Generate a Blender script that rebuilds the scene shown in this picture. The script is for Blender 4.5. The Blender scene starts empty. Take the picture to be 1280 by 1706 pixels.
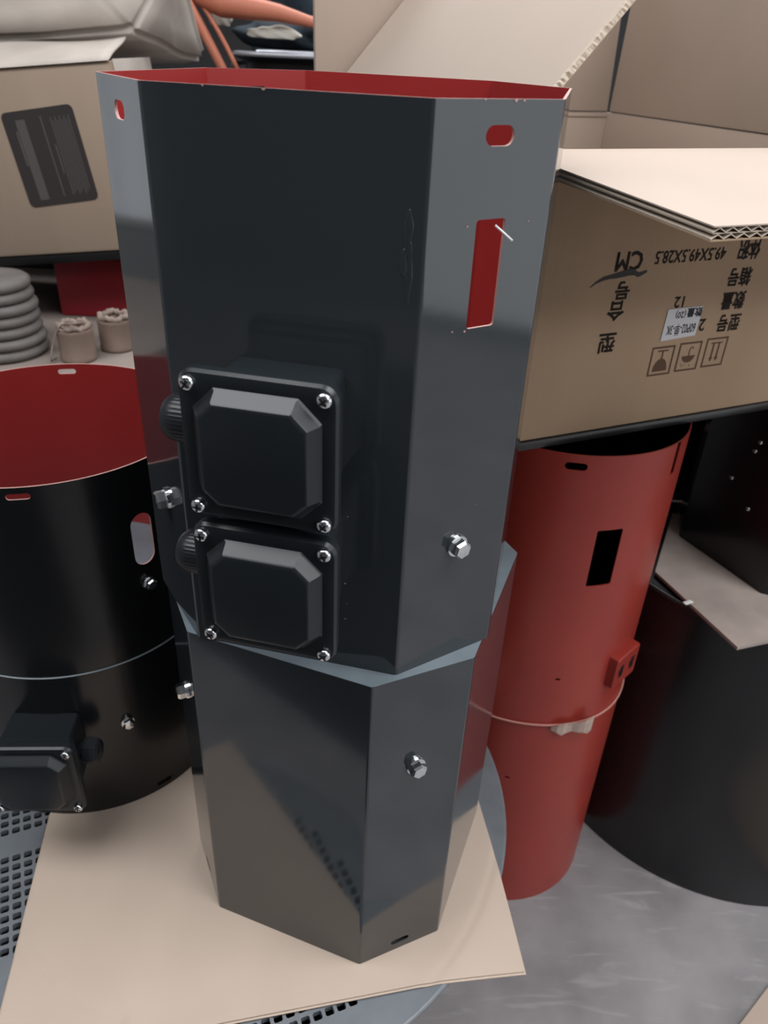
import bpy, bmesh, math, random
from mathutils import Matrix, Vector
from mathutils.geometry import delaunay_2d_cdt

random.seed(7)
S = bpy.context.scene
COL = S.collection
PI = math.pi

# ------------------------------------------------------------------ camera
def set_camera():
    pitch, roll = 0.5465, 0.0488
    cp, sp = math.cos(pitch), math.sin(pitch)
    fwd = Vector((0, cp, -sp)); right = Vector((1, 0, 0)); up = Vector((0, sp, cp))
    c, s = math.cos(roll), math.sin(roll)
    r2 = c * right + s * up; u2 = -s * right + c * up
    cam = bpy.data.cameras.new('camera'); o = bpy.data.objects.new('camera', cam); COL.objects.link(o)
    M = Matrix((r2, u2, -fwd)).transposed().to_4x4(); M.translation = Vector((0.0433, -0.7359, 0.9815))
    o.matrix_world = M
    cam.sensor_fit = 'VERTICAL'; cam.sensor_height = 36.0; cam.lens = 36.0 * 1282.65 / 1706.0
    cam.clip_start = 0.01
    cam.dof.use_dof = True; cam.dof.focus_distance = 0.72; cam.dof.aperture_fstop = 8.0
    S.camera = o
set_camera()

# ------------------------------------------------------------------ world, light, exposure
W = bpy.data.worlds.new('world'); S.world = W; W.use_nodes = True
W.node_tree.nodes['Background'].inputs[0].default_value = (0.62, 0.68, 0.75, 1)
W.node_tree.nodes['Background'].inputs[1].default_value = 0.30
S.view_settings.view_transform = 'Standard'; S.view_settings.look = 'None'
S.view_settings.gamma = 1.0; S.view_settings.use_curve_mapping = False
S.view_settings.exposure = 0.0

FLOOR = -0.5
CEIL = 2.7
def area(name, loc, rot, sx, sy, power, color):
    l = bpy.data.lights.new(name, 'AREA'); l.shape = 'RECTANGLE'; l.size = sx; l.size_y = sy; l.energy = power; l.color = color
    o = bpy.data.objects.new(name, l); COL.objects.link(o); o.location = loc; o.rotation_euler = rot
    return o
LAMPS = [(-1.2, -0.5), (1.4, -0.5), (0.45, 2.2), (2.6, -2.6)]
WATTS = [36, 48, 42, 60]
for i, (lx, ly) in enumerate(LAMPS):
    area('ceiling_lamp_light', (lx, ly, CEIL - 0.10), (0, 0, 0), 2.0, 1.1, WATTS[i], (0.97, 0.98, 1.0))
# light panel added at the left wall for the housing to reflect
area('side_fill_light', (-3.58, 3.0, 0.75), (0, math.radians(-90), 0), 1.5, 1.6, 4.5, (0.86, 0.93, 1.0))

# long light panel added at the right wall to brighten the housing's side
area('side_fill_light', (3.96, -1.4, 0.75), (0, math.radians(90), 0), 2.3, 5.4, 36, (0.93, 0.97, 1.0))

# ------------------------------------------------------------------ materials
def mat(name, col, rough=0.5, metal=0.0, var=0.0, vscale=20.0, bump=0.0, bscale=200.0, stretch=None, spec=0.5, coat=0.0, col2=None, ior=1.5):
    m = bpy.data.materials.new(name); m.use_nodes = True
    nt = m.node_tree; b = nt.nodes['Principled BSDF']
    b.inputs['Base Color'].default_value = (*col, 1); b.inputs['Roughness'].default_value = rough
    b.inputs['IOR'].default_value = ior; b.inputs['Metallic'].default_value = metal; b.inputs['Specular IOR Level'].default_value = spec
    if coat: b.inputs['Coat Weight'].default_value = coat; b.inputs['Coat Roughness'].default_value = 0.06
    if var or bump:
        tc = nt.nodes.new('ShaderNodeTexCoord'); mp = nt.nodes.new('ShaderNodeMapping')
        nt.links.new(tc.outputs['Object'], mp.inputs[0])
        if stretch: mp.inputs['Scale'].default_value = stretch
    if var:
        n = nt.nodes.new('ShaderNodeTexNoise'); n.inputs['Scale'].default_value = vscale; n.inputs['Detail'].default_value = 6
        nt.links.new(mp.outputs[0], n.inputs['Vector'])
        r = nt.nodes.new('ShaderNodeValToRGB'); r.color_ramp.elements[0].position = 0.3; r.color_ramp.elements[1].position = 0.72
        lo = col2 if col2 else tuple(c * (1 - var) for c in col); hi = col if col2 else tuple(min(1, c * (1 + var)) for c in col)
        r.color_ramp.elements[0].color = (*lo, 1); r.color_ramp.elements[1].color = (*hi, 1)
        nt.links.new(n.outputs[0], r.inputs[0]); nt.links.new(r.outputs[0], b.inputs['Base Color'])
    if bump:
        n2 = nt.nodes.new('ShaderNodeTexNoise'); n2.inputs['Scale'].default_value = bscale; n2.inputs['Detail'].default_value = 3
        nt.links.new(mp.outputs[0], n2.inputs['Vector'])
        bp = nt.nodes.new('ShaderNodeBump'); bp.inputs['Strength'].default_value = bump; bp.inputs['Distance'].default_value = 0.002
        nt.links.new(n2.outputs[0], bp.inputs['Height']); nt.links.new(bp.outputs[0], b.inputs['Normal'])
    return m

M_ = {}
M_['paint'] = mat('dark_paint', (0.026, 0.032, 0.037), 0.09, bump=0.015, bscale=50, ior=1.72)
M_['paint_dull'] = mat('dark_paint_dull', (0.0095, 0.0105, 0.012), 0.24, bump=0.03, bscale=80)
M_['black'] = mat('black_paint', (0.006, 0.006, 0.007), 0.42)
M_['red'] = mat('red_primer', (0.31, 0.034, 0.023), 0.33, var=0.08, vscale=9, bump=0.03, bscale=90)
M_['red_in'] = mat('red_primer_inside', (0.31, 0.026, 0.025), 0.36, var=0.06, vscale=8)
M_['edge'] = mat('lit_edge', (0.52, 0.30, 0.27), 0.5)  # rim paler than the red primer: bright light painted into it
M_['plastic'] = mat('black_plastic', (0.013, 0.0165, 0.0195), 0.30, bump=0.02, bscale=150, ior=1.45)
M_['rubber'] = mat('gland_plastic', (0.010, 0.011, 0.014), 0.38)
M_['chrome'] = mat('zinc_plated', (0.80, 0.82, 0.84), 0.16, metal=1.0)
M_['recess'] = mat('screw_recess', (0.10, 0.10, 0.11), 0.4, metal=1.0)
M_['kraft'] = mat('kraft_outside', (0.40, 0.272, 0.172), 0.82, var=0.10, vscale=5, bump=0.10, bscale=180, stretch=(1, 1, 0.12))
M_['kraft_dusty'] = mat('kraft_dusty', (0.31, 0.235, 0.175), 0.85, var=0.12, vscale=5, bump=0.1, bscale=180, stretch=(1, 1, 0.12))
M_['kraft_in'] = mat('kraft_inside', (0.42, 0.33, 0.265), 0.85, var=0.06, vscale=4, bump=0.08, bscale=140, stretch=(1, 1, 0.15))
M_['kraft_top'] = mat('kraft_flap', (0.50, 0.41, 0.345), 0.85, var=0.04, vscale=3, bump=0.06, bscale=120)
M_['sheet'] = mat('kraft_sheet', (0.50, 0.40, 0.325), 0.85, var=0.05, vscale=6, bump=0.06, bscale=130)
M_['liner'] = mat('corrugate_edge', (0.50, 0.42, 0.34), 0.9)
M_['print'] = mat('print_ink', (0.045, 0.03, 0.022), 0.8, var=0.5, vscale=120)
M_['print_brown'] = mat('icon_ink', (0.10, 0.048, 0.025), 0.8)
M_['sticker'] = mat('sticker_paper', (0.62, 0.61, 0.63), 0.6)
M_['sticker_ink'] = mat('sticker_ink', (0.05, 0.05, 0.06), 0.6)
M_['smear'] = mat('marker_smear', (0.018, 0.013, 0.010), 0.7)
M_['label_black'] = mat('label_black', (0.030, 0.024, 0.024), 0.6)
M_['label_grey'] = mat('label_grey', (0.085, 0.072, 0.07), 0.65)
M_['dusty'] = mat('dusty_wrap', (0.52, 0.46, 0.41), 0.85, var=0.12, vscale=10, bump=0.2, bscale=40)
M_['table'] = mat('grey_plastic', (0.15, 0.165, 0.18), 0.34, var=0.10, vscale=30, bump=0.05, bscale=220)
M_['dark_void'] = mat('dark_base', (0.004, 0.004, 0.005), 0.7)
def concrete():
    m = mat('concrete', (0.34, 0.32, 0.325), 0.5, var=0.3, vscale=6.0, bump=0.15, bscale=40, col2=(0.19, 0.18, 0.185))
    nt = m.node_tree; b = nt.nodes['Principled BSDF']; src = b.inputs['Base Color'].links[0].from_socket
    tc = nt.nodes.new('ShaderNodeTexCoord'); mp = nt.nodes.new('ShaderNodeMapping'); mp.inputs['Scale'].default_value = (1.5, 9, 1); mp.inputs['Rotation'].default_value = (0, 0, .5)
    n = nt.nodes.new('ShaderNodeTexNoise'); n.inputs['Scale'].default_value = 4; n.inputs['Detail'].default_value = 8; n.inputs['Distortion'].default_value = 1.2
    nt.links.new(tc.outputs['Object'], mp.inputs[0]); nt.links.new(mp.outputs[0], n.inputs['Vector'])
    r = nt.nodes.new('ShaderNodeValToRGB'); r.color_ramp.elements[0].position = .55; r.color_ramp.elements[1].position = .75
    r.color_ramp.elements[0].color = (0, 0, 0, 1); r.color_ramp.elements[1].color = (.55, .55, .55, 1); nt.links.new(n.outputs[0], r.inputs[0])
    mx = nt.nodes.new('ShaderNodeMix'); mx.data_type = 'RGBA'; nt.links.new(r.outputs[0], mx.inputs['Factor']); nt.links.new(src, mx.inputs['A']); mx.inputs['B'].default_value = (0.44, 0.42, 0.42, 1)
    nt.links.new(mx.outputs['Result'], b.inputs['Base Color'])
    return m
M_['concrete'] = concrete()
M_['wall'] = mat('wall_plaster', (0.36, 0.36, 0.36), 0.85, var=0.08, vscale=2)
M_['wall_dark'] = mat('wall_dark', (0.10, 0.105, 0.11), 0.85, var=0.1, vscale=2)
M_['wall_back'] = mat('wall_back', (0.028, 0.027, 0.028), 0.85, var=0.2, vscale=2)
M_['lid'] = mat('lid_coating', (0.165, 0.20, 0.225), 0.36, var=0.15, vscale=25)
M_['scrap'] = mat('scrap_board', (0.37, 0.31, 0.275), 0.85, var=0.15, vscale=14)
M_['ceil'] = mat('ceiling_paint', (0.45, 0.45, 0.44), 0.9)
M_['tray'] = mat('black_tray', (0.020, 0.019, 0.019), 0.35, var=0.3, vscale=30)
M_['shelf'] = mat('shelf_board', (0.26, 0.215, 0.19), 0.8, var=0.1, vscale=8)
M_['rack'] = mat('rack_steel', (0.05, 0.05, 0.055), 0.5)
M_['disc'] = mat('grey_disc', (0.17, 0.155, 0.145), 0.75, var=0.15, vscale=25)
M_['roll'] = mat('beige_roll', (0.25, 0.18, 0.145), 0.7, var=0.1, vscale=20)
M_['roll_top'] = mat('crumpled_wrap', (0.29, 0.225, 0.19), 0.75, var=0.2, vscale=60)
M_['crimson'] = mat('crimson_box', (0.30, 0.012, 0.022), 0.5)
M_['orange'] = mat('orange_plastic', (0.55, 0.185, 0.11), 0.5)
M_['navy'] = mat('navy_cloth', (0.020, 0.034, 0.048), 0.9, var=0.3, vscale=30, bump=0.2, bscale=90)
M_['white'] = mat('white_cloth', (0.55, 0.53, 0.47), 0.85, bump=0.2, bscale=60)
M_['silver'] = mat('grey_rim', (0.42, 0.43, 0.47), 0.3, metal=0.4)
M_['tape'] = mat('tape_scrap', (0.45, 0.33, 0.28), 0.7, var=0.2, vscale=60)
M_['string'] = mat('pink_string', (0.50, 0.22, 0.18), 0.8)
M_['fleck'] = mat('white_fleck', (0.8, 0.8, 0.78), 0.6)
M_['fleck_red'] = mat('pale_scratch', (0.62, 0.20, 0.16), 0.6)
def emission(name, col, st):
    m = bpy.data.materials.new(name); m.use_nodes = True; nt = m.node_tree; nt.nodes.clear()
    e = nt.nodes.new('ShaderNodeEmission'); e.inputs[0].default_value = (*col, 1); e.inputs[1].default_value = st
    o = nt.nodes.new('ShaderNodeOutputMaterial'); nt.links.new(e.outputs[0], o.inputs[0]); return m
M_['tube_lit'] = emission('lamp_diffuser', (0.97, 0.98, 1.0), 2.0)

# ------------------------------------------------------------------ helpers
def T(x=0, y=0, z=0): return Matrix.Translation((x, y, z))
def RZ(a): return Matrix.Rotation(a, 4, 'Z')
def RX(a): return Matrix.Rotation(a, 4, 'X')
def RY(a): return Matrix.Rotation(a, 4, 'Y')
def frame(o, x, y, z):
    m = Matrix((Vector(x), Vector(y), Vector(z))).transposed().to_4x4(); m.translation = Vector(o); return m

def mk(name, me, parent=None, M=None):
    o = bpy.data.objects.new(name, me); COL.objects.link(o)
    if parent is not None: o.parent = parent
    if M is not None: o.matrix_local = M
    return o
def thing(name, label, cat, M=None, group=None, me=None):
    o = mk(name, me, None, M); tag(o, label, cat, group)
    return o
def tag(o, label, cat, group=None):
    o['label'] = label; o['category'] = cat
    if group: o['group'] = group
def struct(o): o['kind'] = 'structure'; return o

def mesh(name, verts, faces, mats, fm=None, normals=None, smooth=False):
    me = bpy.data.meshes.new(name); me.from_pydata([tuple(v) for v in verts], [], faces)
    for m in mats: me.materials.append(m)
    if fm: me.polygons.foreach_set('material_index', fm)
    if smooth or normals: me.polygons.foreach_set('use_smooth', [True] * len(me.polygons))
    me.update()
    if normals: me.normals_split_custom_set_from_vertices([tuple(n) for n in normals])
    return me
def bm_mesh(name, bm, mats, smooth=False, angle=None):
    me = bpy.data.meshes.new(name); bm.normal_update(); bm.to_mesh(me); bm.free()
    for m in mats: me.materials.append(m)
    if smooth or angle:
        me.polygons.foreach_set('use_smooth', [True] * len(me.polygons))
    if angle: me.set_sharp_from_angle(angle=math.radians(angle))
    return me
def box_bm(bm, x0, x1, y0, y1, z0, z1, M=None, bevel=0.0, seg=2, mi=0):
    r = bmesh.ops.create_cube(bm, size=1.0)
    vs = r['verts']
    for v in vs:
        v.co = Vector((x0 + (v.co.x + .5) * (x1 - x0), y0 + (v.co.y + .5) * (y1 - y0), z0 + (v.co.z + .5) * (z1 - z0)))
    fs = {f for v in vs for f in v.link_faces}
    for f in fs: f.material_index = mi
    if bevel:
        es = {e for v in vs for e in v.link_edges}
        r = bmesh.ops.bevel(bm, geom=list(es), offset=bevel, segments=seg, affect='EDGES', profile=0.5)
        vs = {v for f in r['faces'] for v in f.verts} | {v for v in vs if v.is_valid}
    if M is not None:
        for v in vs: v.co = M @ v.co
    return vs
def box(name, x0, x1, y0, y1, z0, z1, m, bevel=0.0, M=None):
    bm = bmesh.new(); box_bm(bm, x0, x1, y0, y1, z0, z1, M, bevel)
    return bm_mesh(name, bm, [m], angle=35 if bevel else None)
def lathe(name, prof, n, m, smooth=True, mi=None, mats=None, angle=40, cap=True):
    # prof: list of (r, z) from bottom to top outside
    V = []; F = []
    for (r, z) in prof:
        for k in range(n):
            a = 2 * PI * k / n; V.append((r * math.cos(a), r * math.sin(a), z))
    for i in range(len(prof) - 1):
        for k in range(n):
            k2 = (k + 1) % n; F.append((i * n + k, i * n + k2, (i + 1) * n + k2, (i + 1) * n + k))
    if cap:
        F.append(tuple(reversed(range(n)))); F.append(tuple((len(prof) - 1) * n + k for k in range(n)))
    me = mesh(name, V, F, mats or [m])
    me.polygons.foreach_set('use_smooth', [True] * len(me.polygons)); me.set_sharp_from_angle(angle=math.radians(angle))
    return me
def tube(name, pts, rad, m, n=8, closed=False, radii=None):
    pts = [Vector(p) for p in pts]; V = []; F = []; N = len(pts)
    prev = None
    for i, p in enumerate(pts):
        a = pts[(i - 1) % N] if (closed or i > 0) else p; b = pts[(i + 1) % N] if (closed or i < N - 1) else p
        t = (b - a).normalized()
        ref = prev if prev is not None else (Vector((0, 0, 1)) if abs(t.z) < .9 else Vector((1, 0, 0)))
        u = (ref - t * ref.dot(t)).normalized(); w = t.cross(u); prev = u
        r = radii[i] if radii else rad
        for k in range(n):
            an = 2 * PI * k / n; V.append(p + u * r * math.cos(an) + w * r * math.sin(an))
    for i in range(N if closed else N - 1):
        j = (i + 1) % N
        for k in range(n):
            k2 = (k + 1) % n; F.append((i * n + k, i * n + k2, j * n + k2, j * n + k))
    if not closed:
        F.append(tuple(reversed(range(n)))); F.append(tuple((N - 1) * n + k for k in range(n)))
    return mesh(name, V, F, [m], smooth=True)
def rounded_rect(hx, hy, r, k=6, cx=0.0, cy=0.0):
    P = []
    for q, (sx, sy) in enumerate(((1, 1), (-1, 1), (-1, -1), (1, -1))):
        ox, oy = cx + sx * (hx - r), cy + sy * (hy - r)
        for i in range(k):
            a = PI / 2 * q + PI / 2 * i / (k - 1); P.append((ox + r * math.cos(a), oy + r * math.sin(a)))
    return P
def chamfer_rect(hx, hy, c, k=6):
    P = []
    ends = [((hx, hy - c), (hx - c, hy)), ((-hx + c, hy), (-hx, hy - c)), ((-hx, -hy + c), (-hx + c, -hy)), ((hx - c, -hy), (hx, -hy + c))]
    for (a, b) in ends:
        for i in range(k):
            t = i / (k - 1); P.append((a[0] + (b[0] - a[0]) * t, a[1] + (b[1] - a[1]) * t))
    return P
def loft(name, rings, mats, angle=30, cap0=True, cap1=True):
    V = []; F = []; n = len(rings[0][0])
    for (pl, z) in rings:
        for (x, y) in pl: V.append((x, y, z))
    for i in range(len(rings) - 1):
        for k in range(n):
            k2 = (k + 1) % n; F.append((i * n + k, i * n + k2, (i + 1) * n + k2, (i + 1) * n + k))
    if cap0: F.append(tuple(reversed(range(n))))
    if cap1: F.append(tuple((len(rings) - 1) * n + k for k in range(n)))
    me = mesh(name, V, F, mats, smooth=True); me.set_sharp_from_angle(angle=math.radians(angle)); return me
def prism(name, poly, z0, z1, m, mats=None):
    n = len(poly); V = [(x, y, z0) for x, y in poly] + [(x, y, z1) for x, y in poly]
    F = [tuple(reversed(range(n))), tuple(range(n, 2 * n))] + [(k, (k + 1) % n, n + (k + 1) % n, n + k) for k in range(n)]
    return mesh(name, V, F, mats or [m])

# ---- a sheet wrapped along a closed path, with holes cut through it
def oct_path(verts, r=0.006, nseg=5):
    n = len(verts); P = [Vector(v) for v in verts]; L = [(P[(i + 1) % n] - P[i]).length for i in range(n)]
    tl = r * math.tan(PI / 8); tot = sum(L); start = [sum(L[:i]) for i in range(n)]
    cols = []
    for i in range(n):
        s0 = start[i]
        if i == 0: cols += [0.0] + [tl * k / nseg for k in range(1, nseg + 1)]
        else: cols += [s0 - tl + 2 * tl * k / nseg for k in range(nseg + 1)]
    cols += [tot - tl + tl * k / nseg for k in range(nseg)] + [tot]
    def ev(s):
        s = min(max(s, 0.0), tot)
        for i in range(n + 1):
            s0 = start[i % n] if i < n else tot
            if abs(s - s0) <= tl + 1e-9:
                j = i % n; p = P[j]; e1 = (P[j] - P[j - 1]).normalized(); e2 = (P[(j + 1) % n] - P[j]).normalized()
                t = (s - s0 + tl) / (2 * tl); n1 = Vector((e1.y, -e1.x)); n2 = Vector((e2.y, -e2.x))
                c = p - e1 * tl - n1 * r; a1 = math.atan2(n1.y, n1.x); da = math.atan2(n1.x * n2.y - n1.y * n2.x, n1.dot(n2))
                a = a1 + da * t; nn = Vector((math.cos(a), math.sin(a))); return c + nn * r, nn
        i = max(k for k in range(n) if start[k] <= s)
        e = (P[(i + 1) % n] - P[i]).normalized(); return P[i] + e * (s - start[i]), Vector((e.y, -e.x))
    return ev, cols, tot, start
def circ_path(R, n=96, a0=PI / 2):
    tot = 2 * PI * R
    def ev(s):
        a = a0 + s / R; nn = Vector((math.cos(a), math.sin(a))); return nn * R, nn
    return ev, [tot * k / n for k in range(n + 1)], tot, None
def slot(cs, cz, w, h, k=6):
    r = min(w, h) / 2
    return [(cs + x, cz + y) for x, y in rounded_rect(w / 2 + 1e-5, h / 2 + 1e-5, r, k)]
def rrect(s0, s1, z0, z1, r=0.003, k=4):
    return rounded_rect((s1 - s0) / 2, (z1 - z0) / 2, r, k, (s0 + s1) / 2, (z0 + z1) / 2)
def inside(p, poly):
    c = False; j = len(poly) - 1
    for i in range(len(poly)):
        xi, yi = poly[i]; xj, yj = poly[j]
        if (yi > p[1]) != (yj > p[1]) and p[0] < (xj - xi) * (p[1] - yi) / (yj - yi) + xi: c = not c
        j = i
    return c
def wrapped(name, path, z0, z1, holes, t, mats, top=None):
    ev, cols, tot, _ = path
    P2 = []; E2 = []
    top = top or (lambda s: z1)
    for s in cols: P2 += [Vector((s, z0)), Vector((s, top(s)))]
    nc = len(cols)
    for i in range(nc):
        E2.append((2 * i, 2 * i + 1))
        if i < nc - 1: E2 += [(2 * i, 2 * i + 2), (2 * i + 1, 2 * i + 3)]
    for h in holes:
        b = len(P2); P2 += [Vector(q) for q in h]; E2 += [(b + i, b + (i + 1) % len(h)) for i in range(len(h))]
    v2, _, f2, *_r = delaunay_2d_cdt(P2, E2, [], 0, 1e-6)
    tris = []
    for f in f2:
        c = (sum(v2[i][0] for i in f) / 3, sum(v2[i][1] for i in f) / 3)
        if any(inside(c, h) for h in holes): continue
        if c[1] > top(c[0]) + 1e-6: continue
        a, b_, c_ = (v2[i] for i in f)
        if (b_[0] - a[0]) * (c_[1] - a[1]) - (b_[1] - a[1]) * (c_[0] - a[0]) < 0: f = list(reversed(f))
        tris.append(tuple(f))
    V = []; N = []; F = []; FM = []
    nv = len(v2); pos = [ev(v[0]) for v in v2]
    for i, v in enumerate(v2):
        p, n = pos[i]; V.append((p.x, p.y, v[1])); N.append((n.x, n.y, 0))
    for i, v in enumerate(v2):
        p, n = pos[i]; V.append((p.x - n.x * t, p.y - n.y * t, v[1])); N.append((-n.x, -n.y, 0))
    cnt = {}
    for f in tris:
        F.append(f); FM.append(0); F.append(tuple(nv + i for i in reversed(f))); FM.append(1)
        for i in range(3):
            e = (f[i], f[(i + 1) % 3]); cnt[tuple(sorted(e))] = (cnt.get(tuple(sorted(e)), (0, e))[0] + 1, e)
    for k, (c, e) in cnt.items():
        if c != 1: continue
        a, b = e; sa, sb = v2[a][0], v2[b][0]
        if (sa < 1e-6 and sb < 1e-6) or (sa > tot - 1e-6 and sb > tot - 1e-6): continue
        d = Vector((v2[b][0] - v2[a][0], v2[b][1] - v2[a][1])); d.normalize()
        o2 = Vector((d.y, -d.x)); n = pos[a][1]; tang = Vector((-n.y, n.x))
        nn = (tang.x * o2.x, tang.y * o2.x, o2.y); base = len(V)
        for q in (a, b, nv + b, nv + a): V.append(V[q]); N.append(nn)
        F.append((base + 1, base, base + 3, base + 2)); FM.append(2)
    return mesh(name, V, F, mats, FM, N)

# ---- small hardware (shared meshes), local +Z points out of the surface
def hex_bolt_mesh(sc=1.0):
    bm = bmesh.new()
    r = bmesh.ops.create_cone(bm, segments=24, radius1=0.0108 * sc, radius2=0.0104 * sc, depth=0.003 * sc, cap_ends=True)
    for v in r['verts']: v.co.z += 0.0015 * sc
    V = []
    prof = [(0.0090, 0.003), (0.0092, 0.0095), (0.0074, 0.0120), (0.0028, 0.0128)]
    n = 6; rings = []
    for (rr, z) in prof:
        rings.append([bm.verts.new((rr * sc * math.cos(2 * PI * k / n + .3), rr * sc * math.sin(2 * PI * k / n + .3), z * sc)) for k in range(n)])
    for i in range(len(rings) - 1):
        for k in range(n): bm.faces.new((rings[i][k], rings[i][(k + 1) % n], rings[i + 1][(k + 1) % n], rings[i + 1][k]))
    bm.faces.new(rings[-1])
    return bm_mesh('hex_bolt', bm, [M_['chrome']], angle=25)
def screw_mesh(r=0.0058):
    prof = [(r * 0.55, -0.004), (r * 0.95, 0.0), (r, 0.0012), (r * 0.93, 0.0026), (r * 0.66, 0.0039), (r * 0.25, 0.0044)]
    bm = bmesh.new(); n = 20; rings = []
    for rr, z in prof: rings.append([bm.verts.new((rr * math.cos(2 * PI * k / n), rr * math.sin(2 * PI * k / n), z)) for k in range(n)])
    for i in range(len(rings) - 1):
        for k in range(n): bm.faces.new((rings[i][k], rings[i][(k + 1) % n], rings[i + 1][(k + 1) % n], rings[i + 1][k])).smooth = True
    bm.faces.new(rings[-1])
    for a in (0.5, 0.5 + PI / 2):
        box_bm(bm, -r * .62, r * .62, -r * .13, r * .13, 0.0030, 0.00455, RZ(a), mi=1)
    return bm_mesh('screw', bm, [M_['chrome'], M_['recess']])
BOLT = hex_bolt_mesh(); BOLT_S = hex_bolt_mesh(0.86); SCREW = screw_mesh(); SCREW_S = screw_mesh(0.0042)

def gland_mesh(length=0.047, r=0.0195):
    # cable gland: threaded neck, hexagonal collar, ribbed dome; +Z away from the box
    bm = bmesh.new(); n = 80; rings = []
    prof = [(r * .72, 0, 0), (r * .72, length * .18, 0), (r * 1.0, length * .19, 0), (r * 1.0, length * .72, 1), (r * .93, length * .86, 1), (r * .72, length * .97, 0), (r * .45, length, 0)]
    for (rr, z, rib) in prof:
        rings.append([bm.verts.new(((rr * (1 - 0.02 * (k % 2))) * math.cos(2 * PI * k / n), (rr * (1 - 0.02 * (k % 2))) * math.sin(2 * PI * k / n), z)) for k in range(n)])
    for i in range(len(rings) - 1):
        for k in range(n): bm.faces.new((rings[i][k], rings[i][(k + 1) % n], rings[i + 1][(k + 1) % n], rings[i + 1][k]))
    bm.faces.new(rings[-1])
    return bm_mesh('cable_gland', bm, [M_['rubber']], angle=30)
GLAND = gland_mesh()
def hex_gland_mesh():
    bm = bmesh.new(); prof = [(0.012, 0), (0.012, 0.006), (0.0175, 0.0065), (0.0185, 0.009), (0.0185, 0.020), (0.0165, 0.026), (0.010, 0.029)]; rings = []
    for i, (rr, z) in enumerate(prof):
        n = 6; rings.append([bm.verts.new((rr * math.cos(2 * PI * k / n), rr * math.sin(2 * PI * k / n), z)) for k in range(n)])
    for i in range(len(rings) - 1):
        for k in range(6): bm.faces.new((rings[i][k], rings[i][(k + 1) % 6], rings[i + 1][(k + 1) % 6], rings[i + 1][k]))
    bm.faces.new(rings[-1]); bmesh.ops.bevel(bm, geom=bm.edges[:], offset=0.0012, segments=2, affect='EDGES')
    return bm_mesh('cable_gland', bm, [M_['rubber']], angle=30)
HEXGLAND = hex_gland_mesh()

def junction_meshes():
    # body flares from the wall to the cover; local z is the distance from the wall
    rr = rounded_rect
    body = loft('junction_box', [(rr(.0440, .0440, .006), -0.002), (rr(.0450, .0450, .007), 0.020), (rr(.0470, .0470, .008), 0.045),
                                 (rr(.0520, .0520, .010), 0.0475), (rr(.0525, .0525, .010), 0.058)], [M_['plastic']], 32)
    cover = loft('cover', [(rr(.0565, .0565, .011), 0.0585), (rr(.0585, .0585, .012), 0.0605), (rr(.0590, .0590, .012), 0.0690), (rr(.0572, .0572, .0112), 0.0722),
                           (rr(.0540, .0540, .010), 0.0730), (chamfer_rect(.0478, .0478, .0165), 0.0726), (chamfer_rect(.0462, .0462, .0165), 0.0745),
                           (chamfer_rect(.0412, .0412, .0120), 0.0828), (chamfer_rect(.0398, .0398, .0115), 0.0842), (chamfer_rect(.0375, .0375, .0105), 0.0848)], [M_['plastic']], 28)
    return body, cover
JB_BODY, JB_COVER = junction_meshes()
def junction_box(parent, M, gland=None, sc=1.0, screw=SCREW):
    jb = mk('junction_box', JB_BODY, parent, M)
    mk('cover', JB_COVER, jb)
    for sx in (-1, 1):
        for sy in (-1, 1): mk('screw', SCREW if sc == 1 else SCREW, jb, T(sx * .0496, sy * .0496, .0735) @ RZ(random.random() * 3))
    if gland == 'round': mk('cable_gland', GLAND, jb, T(-.046, 0, .030) @ RY(-PI / 2))
    if gland == 'hex': mk('cable_gland', HEXGLAND, jb, T(.046, 0.004, .026) @ RY(PI / 2))
    return jb

# ------------------------------------------------------------------ the room
struct(mk('floor', box('floor', -4.2, 4.2, -4.6, 4.2, FLOOR - .1, FLOOR, M_['concrete'])))
struct(mk('ceiling', box('ceiling', -4.2, 4.2, -4.6, 4.2, CEIL, CEIL + .1, M_['ceil'])))
struct(mk('wall_back', box('wall_back', -4.2, 4.2, 4.0, 4.2, FLOOR, CEIL, M_['wall_back'])))
struct(mk('wall_front', box('wall_front', -4.2, 4.0, -4.6, -4.4, FLOOR, CEIL, M_['wall_dark'])))
def left_wall():
    bm = bmesh.new()
    box_bm(bm, -3.8, -3.6, -4.4, 4.0, FLOOR, CEIL)
    struct(mk('wall_left', bm_mesh('wall_left', bm, [M_['wall']])))
    bm = bmesh.new()
    box_bm(bm, 4.0, 4.2, -4.4, 4.0, FLOOR, CEIL)
    struct(mk('wall_right', bm_mesh('wall_right', bm, [M_['wall']])))
left_wall()

def fill_frame(name, x, y, z, h, w, n):
    # frame and bars round an added side light, itself set at the top
    f = bmesh.new(); d = .03
    for a in (-1, 1):
        box_bm(f, x - d, x + d, y - w / 2 - .05, y + w / 2 + .05, z + a * (h / 2 + .025) - .025, z + a * (h / 2 + .025) + .025)
        box_bm(f, x - d, x + d, y + a * (w / 2 + .025) - .025, y + a * (w / 2 + .025) + .025, z - h / 2, z + h / 2)
    o = struct(mk(name, bm_mesh(name, f, [M_['ceil']])))
    for k in range(1, n): mk('fill_bar', box('fill_bar', x - d, x + d, y - w / 2 + w * k / n - .015, y - w / 2 + w * k / n + .015, z - h / 2, z + h / 2, M_['ceil']), o)
fill_frame('fill_frame_1', -3.59, 3.0, 0.75, 1.5, 1.6, 2)
fill_frame('fill_frame_2', 3.97, -1.4, 0.75, 2.3, 5.4, 5)

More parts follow.
